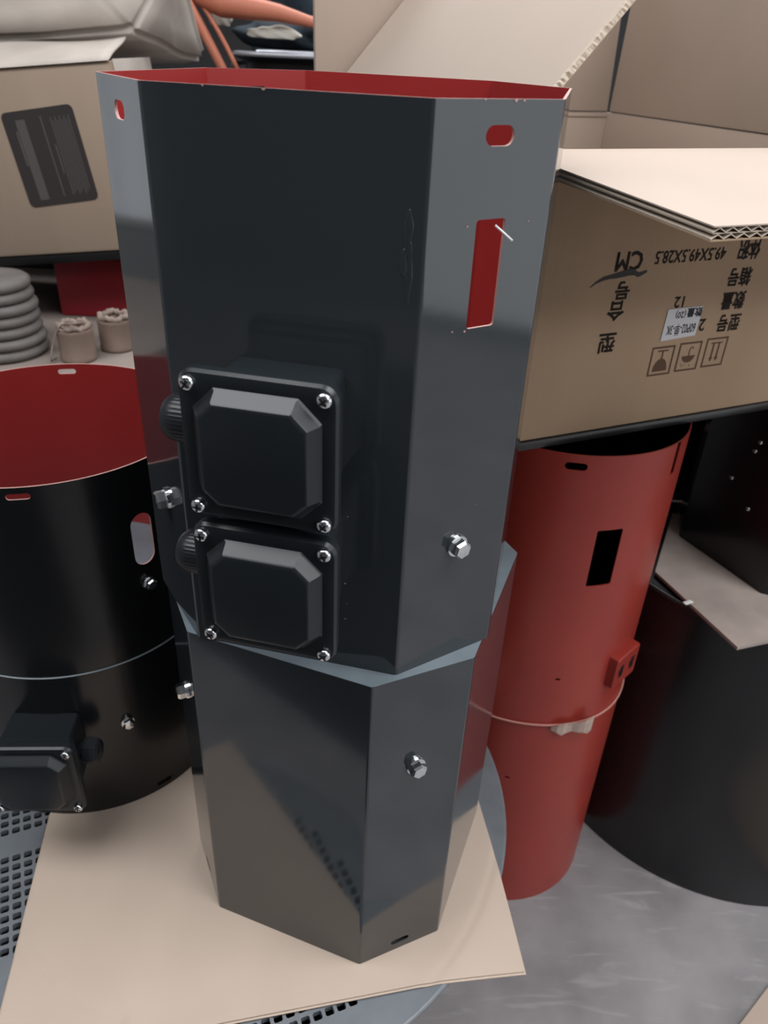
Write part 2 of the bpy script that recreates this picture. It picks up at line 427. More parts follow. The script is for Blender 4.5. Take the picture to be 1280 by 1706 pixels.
LAMP_LABEL = ['wide white light panel under the ceiling above the storage rack side of the table', 'wide white light panel under the ceiling above the black drum side of the table',
              'wide white light panel under the ceiling above the workbench', 'wide white light panel under the ceiling beside the long added wall light']
def ceiling_lamp(i, x, y):
    t = thing('ceiling_lamp', LAMP_LABEL[i], 'lamp', T(x, y, CEIL), 'lamps under the ceiling')
    bm = bmesh.new()
    for a in (-1, 1):
        box_bm(bm, -1.05, 1.05, a * .57 - .015, a * .57 + .015, -.085, 0); box_bm(bm, a * 1.04 - .01, a * 1.04 + .01, -.555, .555, -.085, 0)
    mk('lamp_frame', bm_mesh('lamp_frame', bm, [M_['ceil']]), t)
    mk('diffuser', box('diffuser', -1.03, 1.03, -.555, .555, -.06, -.05, M_['tube_lit']), t)
for i, (lx, ly) in enumerate(LAMPS): ceiling_lamp(i, lx, ly)

# ------------------------------------------------------------------ octagonal housings
UP = [(-0.1947, -0.0620), (-0.1339, -0.1543), (0.0620, -0.1947), (0.1543, -0.1339), (0.1947, 0.0620), (0.1339, 0.1543), (-0.0620, 0.1947), (-0.1543, 0.1339)]
LO = [(-0.1948, -0.0486), (-0.1472, -0.1473), (0.0401, -0.2126), (0.1388, -0.1650), (0.2041, 0.0223), (0.1565, 0.1210), (-0.0308, 0.1863), (-0.1295, 0.1387)]
CB = 0.006            # the flattened carton sheet both stand on
H1, H2 = 0.4727, 0.4810
def face_frame(V, i, s, z, off=0.0):
    a = Vector(V[i]); b = Vector(V[(i + 1) % 8]); e = (b - a).normalized(); n = Vector((e.y, -e.x))
    p = a + e * s + n * off
    return frame((p.x, p.y, z), (e.x, e.y, 0), (0, 0, 1), (n.x, n.y, 0))

def upper_housing():
    t = thing('octagonal_housing', 'dark grey eight-sided metal housing with two junction boxes, standing on another housing', 'housing', T(0, 0, H1))
    path = oct_path(UP); st = path[3]
    holes = []
    def add(i, poly): holes.append([(st[i] + s, z - H1) for s, z in poly])
    for i in (0, 2, 4, 6):
        add(i, slot(.0560, .9320, .0245, .0128))
    add(2, rrect(.0430, .0690, .8012, .8790, .0025))
    mk('body', wrapped('body', path, 0.0, H2, holes, 0.0022, [M_['paint'], M_['red_in'], M_['edge']]), t)
    B = T(0, 0, -H1)
    junction_box(t, B @ face_frame(UP, 1, .1020, .7257), 'round')
    junction_box(t, B @ face_frame(UP, 1, .1020, .6000), 'round')
    mk('hex_bolt', BOLT, t, B @ face_frame(UP, 2, .0560, .6030)); mk('hex_bolt', BOLT, t, B @ face_frame(UP, 0, .0600, .6060))
    # loose pins caught in the cut-out
    pin = tube('pin', [(0, 0, 0), (.012, -.010, .006)], .0009, M_['fleck'], 6)
    mk('pin', pin, t, B @ face_frame(UP, 2, .0595, .8745, .001))
    # paint flecks and chipped rim
    bm = bmesh.new()
    for (i, s, z, r) in ((1, .046, .9533, .0010), (1, .088, .9532, .0013), (2, .040, .9533, .0008), (2, .066, .9530, .0013), (2, .073, .9528, .0009), (2, .0348, .8755, .0007), (2, .0905, .8755, .0006), (2, .0415, .8000, .0012),
                         (2, .0300, .8010, .0008), (1, .150, .640, .0007), (1, .149, .570, .0008), (1, .1495, .530, .0009), (1, .151, .548, .0006), (2, .074, .640, .0004)):
        m = face_frame(UP, i, s, z - H1, .0002)
        vs = [bm.verts.new(m @ Vector((r * 1.4 * random.uniform(.6, 1.2) * math.cos(a), r * random.uniform(.5, 1.0) * math.sin(a), .0003))) for a in (0, 1.2, 2.3, 3.5, 4.8)]
        bm.faces.new(vs)
    mk('paint_fleck', bm_mesh('paint_fleck', bm, [M_['edge']]), t)['kind'] = 'stuff'
    # drips of thick glossy paint beside the front fold
    for (s_, z_, hs, hz) in ((.1885, .872, .0028, .016), (.1905, .845, .0020, .022), (.1860, .852, .0022, .010)):
        bm = bmesh.new(); bmesh.ops.create_icosphere(bm, subdivisions=3, radius=1.0)
        for v in bm.verts: v.co = Vector((v.co.x * hs * (1 + .3 * math.sin(v.co.y * 5 + s_ * 900)), v.co.y * hz, v.co.z * .0004))
        mk('paint_drip', bm_mesh('paint_drip', bm, [M_['paint']], smooth=True), t, face_frame(UP, 1, s_, z_ - H1))
upper_housing()

def lower_housing():
    t = thing('octagonal_housing', 'dark grey eight-sided metal housing with a closed top, standing on the cardboard sheet', 'housing', T(0, 0, CB))
    h = H1 - CB
    path = oct_path(LO); st = path[3]; holes = []
    for i in (0, 2, 4, 6): holes.append([(st[i] + s, z) for s, z in slot(.0545, .0165, .0245, .0085)])
    mk('body', wrapped('body', path, 0.0, h - .0005, holes, 0.0022, [M_['paint'], M_['red_in'], M_['paint']]), t)
    ev, cols, tot, _ = path
    poly = [tuple(ev(s)[0] - ev(s)[1] * .0004) for s in cols[:-1]]
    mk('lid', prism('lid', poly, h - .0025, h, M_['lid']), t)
    mk('hex_bolt', BOLT, t, face_frame(LO, 2, .0536, .3447 - CB)); mk('hex_bolt', BOLT, t, face_frame(LO, 0, .060, .350 - CB))
lower_housing()

# ------------------------------------------------------------------ round mesh-topped table and the flattened carton on it
DC = Vector((-0.160, 0.04)); DR = 0.405
def mesh_table():
    t = thing('mesh_table', 'round grey plastic table with a square-holed mesh top', 'table', T(DC.x, DC.y, FLOOR))
    Z = -FLOOR
    th = math.atan2(.406, .914); u = Vector((math.cos(th), math.sin(th))); v = Vector((-math.sin(th), math.cos(th)))
    pu, pv, hole, holev = .0147, .0149, .0053, .0048
    n = 128
    P = [Vector((DR * math.cos(2 * PI * k / n), DR * math.sin(2 * PI * k / n))) for k in range(n)]; E = [(k, (k + 1) % n) for k in range(n)]
    # anchor the lattice on one of the holes
    a0 = Vector((-0.4546, -0.0935)) - DC
    cells = []
    for i in range(-60, 61):
        for j in range(-60, 61):
            # solid bars run across the top between blocks of rows
            NR = 16; blk, row = divmod(j + 20 * NR - 1, NR)
            off = (blk - 19) * (NR * pv + .0315) + (row - (NR - 1)) * pv
            c = a0 + u * (i * pu) + v * off
            if c.length < DR - .052: cells.append(c)
    for c in cells:
        b = len(P)
        for (x, y) in rounded_rect(hole, holev, .0016, 2):
            P.append(c + u * x + v * y)
        m = len(P) - b; E += [(b + k, b + (k + 1) % m) for k in range(m)]
    v2, _, f2, *_r = delaunay_2d_cdt(P, E, [], 0, 1e-7)
    grid = {}
    for c in cells: grid.setdefault((int(math.floor(c.x / .02)), int(math.floor(c.y / .02))), []).append(c)
    tris = []
    for f in f2:
        c = Vector((sum(v2[i][0] for i in f) / 3, sum(v2[i][1] for i in f) / 3)); gx, gy = int(math.floor(c.x / .02)), int(math.floor(c.y / .02)); hit = False
        for q in [(gx + a, gy + b) for a in (-1, 0, 1) for b in (-1, 0, 1)]:
            for cc in grid.get(q, ()):
                d = c - cc
                if abs(d.dot(u)) < hole - 1e-6 and abs(d.dot(v)) < holev - 1e-6: hit = True
        if not hit: tris.append(tuple(f))
    nv = len(v2); TH = .009
    V = [(p[0], p[1], Z) for p in v2] + [(p[0], p[1], Z - TH) for p in v2]; F = []; cnt = {}
    for f in tris:
        a, b, c = (v2[i] for i in f)
        if (b[0] - a[0]) * (c[1] - a[1]) - (b[1] - a[1]) * (c[0] - a[0]) < 0: f = tuple(reversed(f))
        F.append(f); F.append(tuple(nv + i for i in reversed(f)))
        for k in range(3):
            e = (f[k], f[(k + 1) % 3]); key = tuple(sorted(e)); cnt[key] = (cnt.get(key, (0, e))[0] + 1, e)
    for c, e in cnt.values():
        if c == 1: F.append((e[1], e[0], nv + e[0], nv + e[1]))
    mk('mesh_top', mesh('mesh_top', V, F, [M_['table']]), t)
    mk('rim', tube('rim', [(DR * math.cos(2 * PI * k / 96), DR * math.sin(2 * PI * k / 96), Z - .0045) for k in range(96)], .0046, M_['table'], 8, True), t)
    mk('pedestal', lathe('pedestal', [(.30, 0), (.30, .02), (.24, .04), (.26, Z - .09), (.365, Z - .06), (.368, Z - TH - .0005), (.360, Z - TH - .0005), (.355, Z - .05), (.02, Z - .05)], 64, M_['dark_void']), t)  # top flares into a black pan, added to keep the mesh holes dark
mesh_table()

def cardboard_sheet():
    # flattened double layer of carton board; droops a little where it overhangs the table edge
    FR = Vector((.2515, -.2031)); e1 = Vector((-.974, -.2265)).normalized(); e2 = Vector((-.174, .985)).normalized()
    Wd, Dp = .632, .50; nx, ny = 170, 136
    def zoff(p):
        r = (p - DC).length; z = 0.0
        if r > DR - .008: z -= (r - DR + .008) * .24
        z -= .0016 * math.exp(-((r - DR + .010) / .0045) ** 2)
        r2 = (p - Vector((-.15, .04))).length
        ang = math.atan2(p.y - .04, p.x + .15)
        if -2.8 < ang < -1.8:
            z -= .0016 * math.exp(-((r2 - .336) / .0045) ** 2)
            if r2 > .336: z -= min((r2 - .336) * .12, .002)
        return z
    t = thing('cardboard_sheet', 'flat tan cardboard sheet lying on the mesh table under the housings', 'cardboard')
    def layer(z0, z1, inset, m, name):
        V = []; F = []
        for j in range(ny + 1):
            for i in range(nx + 1):
                p = FR + e1 * (inset + (Wd - 2 * inset) * i / nx) + e2 * (inset + (Dp - 2 * inset) * j / ny); V.append((p.x, p.y, z1 + zoff(p)))
        nv = len(V); V += [(x, y, z - (z1 - z0)) for x, y, z in V]; w = nx + 1
        for j in range(ny):
            for i in range(nx):
                a = j * w + i; q = (a, a + w, a + w + 1, a + 1); F.append(q); F.append(tuple(nv + k for k in reversed(q)))
        bd = [i for i in range(w)] + [j * w + nx for j in range(1, ny + 1)] + [ny * w + i for i in range(nx - 1, -1, -1)] + [j * w for j in range(ny - 1, 0, -1)]
        for k in range(len(bd)):
            a, b = bd[k], bd[(k + 1) % len(bd)]; F.append((a, b, nv + b, nv + a))
        mk(name, mesh(name, V, F, [m], smooth=False), t)
    layer(.0022, .0034, .0, M_['sheet'], 'lower_layer'); layer(.0038, CB, .0022, M_['sheet'], 'upper_layer')
    for o in t.children:
        o.data.polygons.foreach_set('use_smooth', [True] * len(o.data.polygons)); o.data.set_sharp_from_angle(angle=math.radians(40))
cardboard_sheet()

# ------------------------------------------------------------------ black round housings on the left
LC = Vector((-0.404, 0.174)); LR = 0.191
def ang_s(R, deg, a0=PI / 2): return ((math.radians(deg) - a0) % (2 * PI)) * R
def cyl_frame(R, deg, z, off=0.0):
    a = math.radians(deg); n = (math.cos(a), math.sin(a), 0); e = (-math.sin(a), math.cos(a), 0)
    return frame(((R + off) * n[0], (R + off) * n[1], z), e, (0, 0, 1), n)
def round_left():
    hj = .2705
    t = thing('round_housing', 'black round metal housing with a junction box and hexagonal cable gland, under another round housing', 'housing', T(LC.x, LC.y, CB))
    path = circ_path(LR + .0018, 112)
    holes = [slot(ang_s(LR + .0018, d), .0125, .024, .0075) for d in (-45, -135, 45, 135)]
    mk('body', wrapped('body', path, 0, hj - CB - .0013, holes, .0022, [M_['paint_dull'], M_['red_in'], M_['paint_dull']]), t)
    jb = junction_box(t, cyl_frame(LR + .0018, -86, .158), 'hex')
    mk('hex_bolt', BOLT_S, t, cyl_frame(LR + .0018, -56.2, .1615))
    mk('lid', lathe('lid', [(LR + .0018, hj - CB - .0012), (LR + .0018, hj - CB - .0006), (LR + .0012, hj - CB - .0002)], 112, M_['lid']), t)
    t2 = thing('round_housing', 'black round metal housing with red inside, open at the top beside the octagonal housing', 'housing', T(LC.x, LC.y, hj))
    h = .549 - hj
    holes = [slot(ang_s(LR, d), h - .0115, .026, .0075) for d in (-77, 103, -167, 13)]
    holes.append(slot(ang_s(LR, -38.2), .4435 - hj, .029, .074))
    mk('body', wrapped('body', circ_path(LR, 112), 0, h, holes, .0022, [M_['paint_dull'], M_['red_in'], M_['edge']]), t2)
    mk('hex_bolt', BOLT_S, t2, cyl_frame(LR, -38.7, .378 - hj)); mk('hex_bolt', BOLT_S, t2, cyl_frame(LR - .0022, -52, h - .018) @ RX(PI))
round_left()

# ------------------------------------------------------------------ red primed round tubes on the right
RC = Vector((0.325, 0.381)); RR = 0.18
RJ, RT = 0.0, 0.516
def red_tubes():
    t = thing('red_tube', 'red primed metal tube standing on the concrete floor under another red tube', 'tube', T(RC.x, RC.y, FLOOR))
    holes = [slot(ang_s(RR, -102), -.136 - FLOOR, .010, .005)]
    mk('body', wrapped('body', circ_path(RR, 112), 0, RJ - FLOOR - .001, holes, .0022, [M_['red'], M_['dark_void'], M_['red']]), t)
    t2 = thing('red_tube', 'red primed metal tube with a rectangular cut-out and small bracket, below the printed carton', 'tube', T(RC.x, RC.y, RJ))
    top = RT - RJ
    s_sl = ang_s(RR, -42)
    holes = [slot(ang_s(RR, -97), top - .018, .031, .0115), rrect(ang_s(RR, -81.5), ang_s(RR, -68.5), .296, .396, .003), rrect(s_sl - .0055, s_sl + .0055, top - .052, top + .01, .001),
             slot(ang_s(RR, -85.4), .108, .009, .005)]
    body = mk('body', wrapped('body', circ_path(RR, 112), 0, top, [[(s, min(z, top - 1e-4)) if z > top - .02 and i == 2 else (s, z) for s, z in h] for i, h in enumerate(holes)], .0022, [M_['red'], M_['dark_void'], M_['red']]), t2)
    # saddle bracket: flat plate standing off the tube
    F0 = cyl_frame(RR, -44, .103)
    br = loft('bracket', [(rounded_rect(.036, .033, .004), -0.012), (rounded_rect(.035, .032, .004), .011), (rounded_rect(.0335, .0305, .004), .013)], [M_['red']], 30)
    b = mk('bracket', br, t2, F0)
    bm = bmesh.new()
    for sx in (-1, 1):
        box_bm(bm, sx * .017 - .0055, sx * .017 + .0055, -.013, .013, .0128, .0134); box_bm(bm, sx * .017 - .009, sx * .017 + .003, -.004, .006, .0128, .0134)
    mk('keyhole', bm_mesh('keyhole', bm, [M_['black']]), b)
    # band tied round the joint with a torn scrap of tape
    t3 = thing('tie_band', 'pale string tied round the joint of the two red tubes, with a torn tape scrap', 'string', T(RC.x, RC.y, RJ))
    R = RR + .0022
    mk('string', tube('string', [(R * math.cos(a), R * math.sin(a), .002 + .0035 * math.sin(3 * a)) for a in [2 * PI * k / 96 for k in range(96)]], .0021, M_['string'], 6, True), t3)
    V = []; F = []; N = 8
    tops = [.004, .010, .013, .012, .010, .012, .017, .020, .019]; bots = [-.003, -.006, -.014, -.012, -.009, -.010, -.011, -.017, -.015]
    for k in range(N + 1):
        a = math.radians(-84 + 23 * k / N); rr = R + .0025 + .003 * math.sin(k * 1.3) + .0012 * k
        for z in (bots[k], tops[k]): V.append((rr * math.cos(a), rr * math.sin(a), z))
    n0 = len(V); V += [(x * 1.004, y * 1.004, z) for x, y, z in V]
    for k in range(N):
        a = 2 * k; F += [(n0 + a, n0 + a + 2, n0 + a + 3, n0 + a + 1), (a + 1, a + 3, a + 2, a)]
        F += [(a, a + 2, n0 + a + 2, n0 + a), (a + 3, a + 1, n0 + a + 1, n0 + a + 3)]
    F += [(1, 0, n0, n0 + 1), (2 * N, 2 * N + 1, n0 + 2 * N + 1, n0 + 2 * N)]
    mk('tape_scrap', mesh('tape_scrap', V, F, [M_['tape']]), t3)
red_tubes()

# ------------------------------------------------------------------ big black drum, scrap board and the black housing on it
def drum():
    DCn = Vector((.866, .618)); R = .4035; Zt = .170
    t = thing('black_drum', 'large black metal drum standing on the concrete floor', 'drum', T(DCn.x, DCn.y, FLOOR))
    mk('body', wrapped('body', circ_path(R, 128), 0, Zt - FLOOR - .006, [], .003, [M_['paint_dull'], M_['black'], M_['paint_dull']]), t)
    mk('rolled_rim', tube('rolled_rim', [((R - .002) * math.cos(2 * PI * k / 128), (R - .002) * math.sin(2 * PI * k / 128), Z_) for k in range(128) for Z_ in [Zt - FLOOR - .006]], .006, M_['paint_dull'], 8, True), t)
    mk('lid', lathe('lid', [(R - .006, Zt - FLOOR - .012), (R - .006, Zt - FLOOR - .004)], 96, M_['black']), t)
    # scrap of cardboard lying on the drum
    P = [Vector(p) for p in ((.622, .223), (.545, .425), (.640, .640), (.92, .50), (.80, .285))]
    s = thing('cardboard_scrap', 'grey-brown cardboard piece lying on top of the black drum', 'cardboard', T(0, 0, Zt + .0005), me=prism('cardboard_scrap', list(reversed([tuple(p) for p in P])), 0, .006, M_['scrap']))
    mk('white_fleck', box('white_fleck', -.009, .009, -.004, .004, .006, .0075, M_['fleck'], .0006, T(.577, .335, 0) @ RZ(.5)), s)
    # black housing standing on the scrap
    th = math.atan2(-.218, .111); e = Vector((math.cos(th), math.sin(th))); n = Vector((e.y, -e.x))
    mid = Vector((.672, .462)); a, b = .2, .1105
    V = []; p = mid - e * (a / 2); d = e.copy()
    for k in range(8):
        V.append(tuple(p)); L = a if k % 2 == 0 else b
        p = p + d * L; d = Matrix.Rotation(math.radians(45), 2) @ d
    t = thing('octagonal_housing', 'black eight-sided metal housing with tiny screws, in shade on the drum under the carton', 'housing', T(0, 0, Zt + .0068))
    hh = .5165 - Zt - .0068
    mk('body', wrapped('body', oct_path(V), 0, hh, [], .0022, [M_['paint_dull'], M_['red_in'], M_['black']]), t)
    for (s_, z_) in ((.088, .285), (.083, .266), (.055, .20), (.105, .163)): mk('screw', SCREW_S, t, face_frame(V, 0, s_ + .02, z_ - .03))
drum()
def shade_housing():
    R = .14
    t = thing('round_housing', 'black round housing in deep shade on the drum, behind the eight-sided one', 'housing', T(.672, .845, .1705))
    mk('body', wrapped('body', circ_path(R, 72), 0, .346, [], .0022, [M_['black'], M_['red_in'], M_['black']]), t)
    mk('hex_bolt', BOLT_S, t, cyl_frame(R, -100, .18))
shade_housing()

# ------------------------------------------------------------------ printed carton on its black tray
AZ = math.radians(65.3)
CE = Vector((math.sin(AZ), math.cos(AZ), 0)); CN = Vector((-math.cos(AZ), math.sin(AZ), 0)); CZ = Vector((0, 0, 1))
CFL = Vector((.1455, .1676, .532)); CW = .613; CH = .352
CM = frame(CFL, CE, CN, CZ)      # carton space: x along the front, y into the depth, z up
TK = .010
def text_mesh(s, size):
    cu = bpy.data.curves.new('text', 'FONT'); cu.body = s; cu.size = size; cu.align_x = 'CENTER'; cu.align_y = 'CENTER'; cu.resolution_u = 2; cu.offset = size * .014 if ord(s[0]) > 300 else 0.0
    o = bpy.data.objects.new('text', cu); COL.objects.link(o)
    dg = bpy.context.evaluated_depsgraph_get(); dg.update()
    me = bpy.data.meshes.new_from_object(o.evaluated_get(dg)); bpy.data.objects.remove(o); bpy.data.curves.remove(cu)
    return me
def corrugated(name, parent, w, d, M, flute_along='d', z0=0.0, m_top='kraft_top', m_bot='kraft', pitch=.0135):
    # double-wall board, local x = w, y = d, thickness below z0; three liners and two zigzag flutings
    root = mk(name, box(name, 0, w, 0, d, -.0012, 0, M_[m_top]), parent, M)
    mk('liner', box('liner', .0008, w - .0008, 0.0005, d - .0008, -.0064, -.0056, M_['liner']), root)
    mk('liner', box('liner', 0, w, 0, d, -.0120, -.0108, M_[m_bot]), root)
    for (za, zb) in ((-.0012, -.0056), (-.0064, -.0108)):
        V = []; F = []; n = int(w / pitch * 2)
        for k in range(n + 1):
            x = w * k / n; z = za if k % 2 else zb
            q = .0005 if k % 2 == 0 else -.0005; zz = z + q * .8
            V += [(x, .0015, zz - .00045), (x, d - .0003, zz - .00045), (x, .0015, zz + .00045), (x, d - .0003, zz + .00045)]
        for k in range(n):
            a = 4 * k; F += [(a, a + 1, a + 5, a + 4), (a + 2, a + 6, a + 7, a + 3), (a + 1, a + 3, a + 7, a + 5), (a, a + 4, a + 6, a + 2)]
        mk('fluting', mesh('fluting', V, F, [M_['liner']]), root)
    return root
def printed_carton():
    tr = thing('black_tray', 'thin black tray board under the printed carton', 'tray', frame(CFL - CZ * .015, CE, CN, CZ),
               me=box('black_tray', -.004, CW + .004, -.004, CW + .004, .0005, .0145, M_['tray'], .004))
    t = thing('shipping_carton', 'open brown corrugated carton with upside-down printing on its front', 'carton', CM)
    w, h = CW, CH
    mk('front_panel', box('front_panel', 0, w, 0, TK, .0, h, M_['kraft'], .001), t)
    mk('back_panel', box('back_panel', 0, w, w - TK, w, 0, h, M_['kraft_in'], .001), t)
    mk('side_panel', box('side_panel', 0, TK, TK, w - TK, 0, h, M_['kraft_in'], .001), t)
    mk('side_panel', box('side_panel', w - TK, w, TK, w - TK, 0, h, M_['kraft_in'], .001), t)
    mk('bottom_panel', box('bottom_panel', TK, w - TK, TK, w - TK, 0, TK, M_['kraft_in']), t)
    # flaps
    fl = .306
    M = T(.014, 0, h + .004) @ Matrix(((1, 0, 0, 0), (0, -1, 0, 0), (0, 0, -1, 0), (0, 0, 0, 1))) @ RX(math.radians(-4.5))
    # front flap folded outward: local y runs towards the viewer
    a = math.radians(3.4); yd = Vector((0, -math.cos(a), -math.sin(a))); xd = Vector((1, 0, 0)); zd = Vector((0, -math.sin(a), math.cos(a)))
    M = frame((w - .004, 0, h + .006), -xd, yd, zd)
    corrugated('front_flap', t, w - .018, fl + .004, M)
    a = math.radians(47); xd = Vector((math.cos(a), 0, math.sin(a))); zd = Vector((-math.sin(a), 0, math.cos(a)))
    M = frame((.004, .004, h + .004), xd, Vector((0, 1, 0)), zd)
    lf = mk('side_flap', box('side_flap', 0, fl, 0, w - .03, -TK, 0, M_['kraft_top'], .0015), t, M)
    # ragged torn edge of that flap
    V = []; F = []; n = 110
    for k in range(n + 1):
        x = fl * k / n; j = random.uniform(.0003, .0025)
        V += [(x, .001, 0), (x, -j, -.0015), (x, -random.uniform(.0003, .0022), -TK + .002), (x, .001, -TK)]
    for k in range(n):
        for q in range(3): F.append((4 * k + q, 4 * k + 4 + q, 4 * k + 5 + q, 4 * k + 1 + q))
    mk('torn_edge', mesh('torn_edge', V, F, [M_['liner']]), lf)
    a = math.radians(88)
    M = frame((0, w - .008, h + .002), (1, 0, 0), (0, math.cos(a), math.sin(a)), (0, -math.sin(a), math.cos(a)))
    mk('back_flap', box('back_flap', .002, w - .012, 0, fl, -TK / 2, TK / 2, M_['kraft_in'], .002), t, M)
    a = math.radians(87.5)
    M = frame((w - .006, 0, h + .002), (math.cos(a), 0, math.sin(a)), (0, 1, 0), (-math.sin(a), 0, math.cos(a)))
    mk('side_flap', box('side_flap', 0, fl, .0, w - .016, -TK / 2, TK / 2, M_['kraft_in'], .002), t, M)
    # score creases along the inside tops of the walls
    mk('crease', box('crease', .012, w - .012, w - TK - .0016, w - TK, h - .008, h - .004, M_['kraft_in'], .0006), t)
    # ---------------- printing on the front panel (upside down)
    pr = mk('printing', None, t, frame((0, -.0004, 0), (-1, 0, 0), (0, 0, -1), (0, -1, 0)))
    V = []; F = []
    def put(s, size, x, z, sx=1.0, sy=1.0, par=None, lift=0.0, ink=M_['print'], bold=0.0007):
        par = par or pr; me = text_mesh(s, size)
        xs = [v.co.x for v in me.vertices]; ys = [v.co.y for v in me.vertices]
        cx, cy = (min(xs) + max(xs)) / 2, (min(ys) + max(ys)) / 2
        vv = [(-(x) + (v.co.x - cx) * sx, -(z) + (v.co.y - cy) * sy, lift) for v in me.vertices]
        ff = [tuple(p.vertices) for p in me.polygons]
        if bold:
            n0 = len(vv); base, bf = list(vv), list(ff)
            for q, (dx, dz) in enumerate(((bold, 0), (0, bold), (bold, bold))):
                vv += [(a + dx, b_ + dz, c) for a, b_, c in base]; ff += [tuple(n0 * (q + 1) + i for i in f) for f in bf]
        bpy.data.meshes.remove(me)
        mk('lettering', mesh('lettering', vv, ff, [ink]), par)
    put('型', .029, .1970, .126); put('合', .027, .2016, .1683); put('号', .025, .2060, .1945)
    put('CM', .035, .2080, .231, .84, .95, bold=.0014)
    put('49.5X49.5X28.5', .0225, .3065, .2325, .80, 1.0, bold=.0006)
    put('体积', .027, .4060, .235, .72); put('箱号', .026, .402, .199, .82); put('数量', .026, .402, .167, .82); put('型号', .026, .405, .1355, .82)
    put('12', .021, .305, .172, bold=.0007); put('2', .024, .356, .1365, bold=.0008)
    # three handling marks in frames
    bm = bmesh.new()
    def done(): mk('handling_mark', bm_mesh('handling_mark', bm, [M_['print_brown']]), pr)
    def quad(pts):
        bm.faces.new([bm.verts.new((-x, -z, 0)) for x, z in pts])
    def rect(x0, x1, z0, z1): quad([(x0, z0), (x1, z0), (x1, z1), (x0, z1)])
    def frm(x0, x1, z0, z1, b=.0026):
        rect(x0, x1, z0, z0 + b); rect(x0, x1, z1 - b, z1); rect(x0, x0 + b, z0 + b, z1 - b); rect(x1 - b, x1, z0 + b, z1 - b)
    frm(.2775, .3175, .0695, .1115)
    # goblet
    rect(.2885, .3065, .1040, .1062); rect(.2963, .2987, .0935, .1040)
    quad([(.2975 + .0125 * math.cos(a) * (1.0), .0755 + .0185 * math.sin(a)) for a in [PI * k / 14 for k in range(15)]])
    done(); bm = bmesh.new(); frm(.3255, .3655, .0710, .1130)
    # umbrella
    rect(.3447, .3463, .0915, .1025)
    for k in range(8):
        a0_, a1_ = PI * k / 8, PI * (k + 1) / 8
        quad([(.3487 - .0034 * math.cos(a0_), .1025 + .0034 * math.sin(a0_)), (.3487 - .0034 * math.cos(a1_), .1025 + .0034 * math.sin(a1_)), (.3487 - .0018 * math.cos(a1_), .1025 + .0018 * math.sin(a1_)), (.3487 - .0018 * math.cos(a0_), .1025 + .0018 * math.sin(a0_))])
    quad([(.3455 + .0115 * math.cos(a), .0930 - .0100 * math.sin(a)) for a in [PI * k / 12 for k in range(13)]])
    for (dx, dz) in ((.334, .080), (.337, .077), (.341, .079), (.350, .0775)): rect(dx, dx + .0012, dz, dz + .0024)
    done(); bm = bmesh.new(); frm(.3735, .4130, .0722, .1150)
    # two arrows under a bar
    rect(.3830, .4035, .1062, .1082)
    for x in (.3883, .3983):
        rect(x - .0014, x + .0014, .0855, .1062); quad([(x - .0034, .0860), (x + .0034, .0860), (x, .0795)])
    done()
    # marker smear
    pts = [(.1536, .1990, .0006), (.162, .2045, .0022), (.172, .2085, .0036), (.182, .2100, .0040), (.192, .2110, .0052), (.202, .2125, .0060), (.212, .2140, .0064), (.219, .2130, .0050), (.225, .2100, .0046), (.230, .2110, .0040), (.2385, .2140, .0022)]
    V = []; F = []
    for k, (x, z, r) in enumerate(pts): V += [(-x, -(z + .002 - r * .55), .0001), (-x, -(z + .002 + r * .8), .0001)]
    F = [(2 * k, 2 * k + 1, 2 * k + 3, 2 * k + 2) for k in range(len(pts) - 1)]
    mk('marker_smear', mesh('marker_smear', V, F, [M_['smear']]), pr)
    # white sticker
    stv = [(.2870, .1195), (.3470, .1225), (.3490, .1635), (.2885, .1630)]
    n = 4; V = [(-x, -z, .0002) for x, z in stv] + [(-x, -z, .0006) for x, z in stv]
    F = [(3, 2, 1, 0), (4, 5, 6, 7)] + [(k, (k + 1) % 4, 4 + (k + 1) % 4, 4 + k) for k in range(4)]
    stk = mk('sticker', mesh('sticker', V, F, [M_['sticker']]), t, pr.matrix_local.copy())
    KW = dict(par=stk, lift=.0008, bold=.0003, ink=M_['sticker_ink'])
    put('数量', .0135, .3360, .1560, **KW); put('(20)', .0125, .3120, .1555, .9, 1, **KW); put('60P02-单-3K', .0145, .3185, .1335, .66, 1.25, **KW)
printed_carton()

# dark mat added out of view, so the housing's front face reflects black
thing('added_dark_mat', 'added dark floor mat, out of view in front of the mesh table', 'mat', T(-.75, -2.05, FLOOR + .0005), me=box('added_dark_mat', -1.15, .85, -1.25, 1.25, 0, .012, M_['dark_void'], .004))
# scrap of board on the floor at the corner
sc = thing('cardboard_piece', 'pale cardboard piece lying flat on the concrete floor', 'cardboard', T(.86, -.06, FLOOR + .0005) @ RZ(math.radians(41)),
           me=box('cardboard_piece', -.19, .19, -.16, .121, 0, .005, M_['sheet'], .001))

# ------------------------------------------------------------------ rack on the left with its load
def rack():
    t = thing('storage_rack', 'dark steel rack with a pale shelf board, behind the black round housings', 'rack', T(-.80, .92, FLOOR))
    Z = .430 - FLOOR
    mk('shelf_board', box('shelf_board', -.46, .46, -.44, .44, Z - .018, Z, M_['shelf'], .002), t)
    for (x0, x1, y0, y1) in ((-.46, .46, -.44, -.41), (-.46, .46, .41, .44)): mk('shelf_beam', box('shelf_beam', x0 + .03, x1 - .03, y0, y1, Z - .06, Z - .0185, M_['rack']), t)
    for sx in (-1, 1):
        for sy in (-1, 1): mk('post', box('post', sx * .445 - .015, sx * .445 + .015, sy * .425 - .015, sy * .425 + .015, 0, Z - .0185, M_['rack']), t)
    mk('shade_sheet', box('shade_sheet', -.43, .43, .41, .42, Z + .0005, Z + .30, M_['dark_void']), t)  # dark sheet added to stand for the shade behind the shelf
rack()
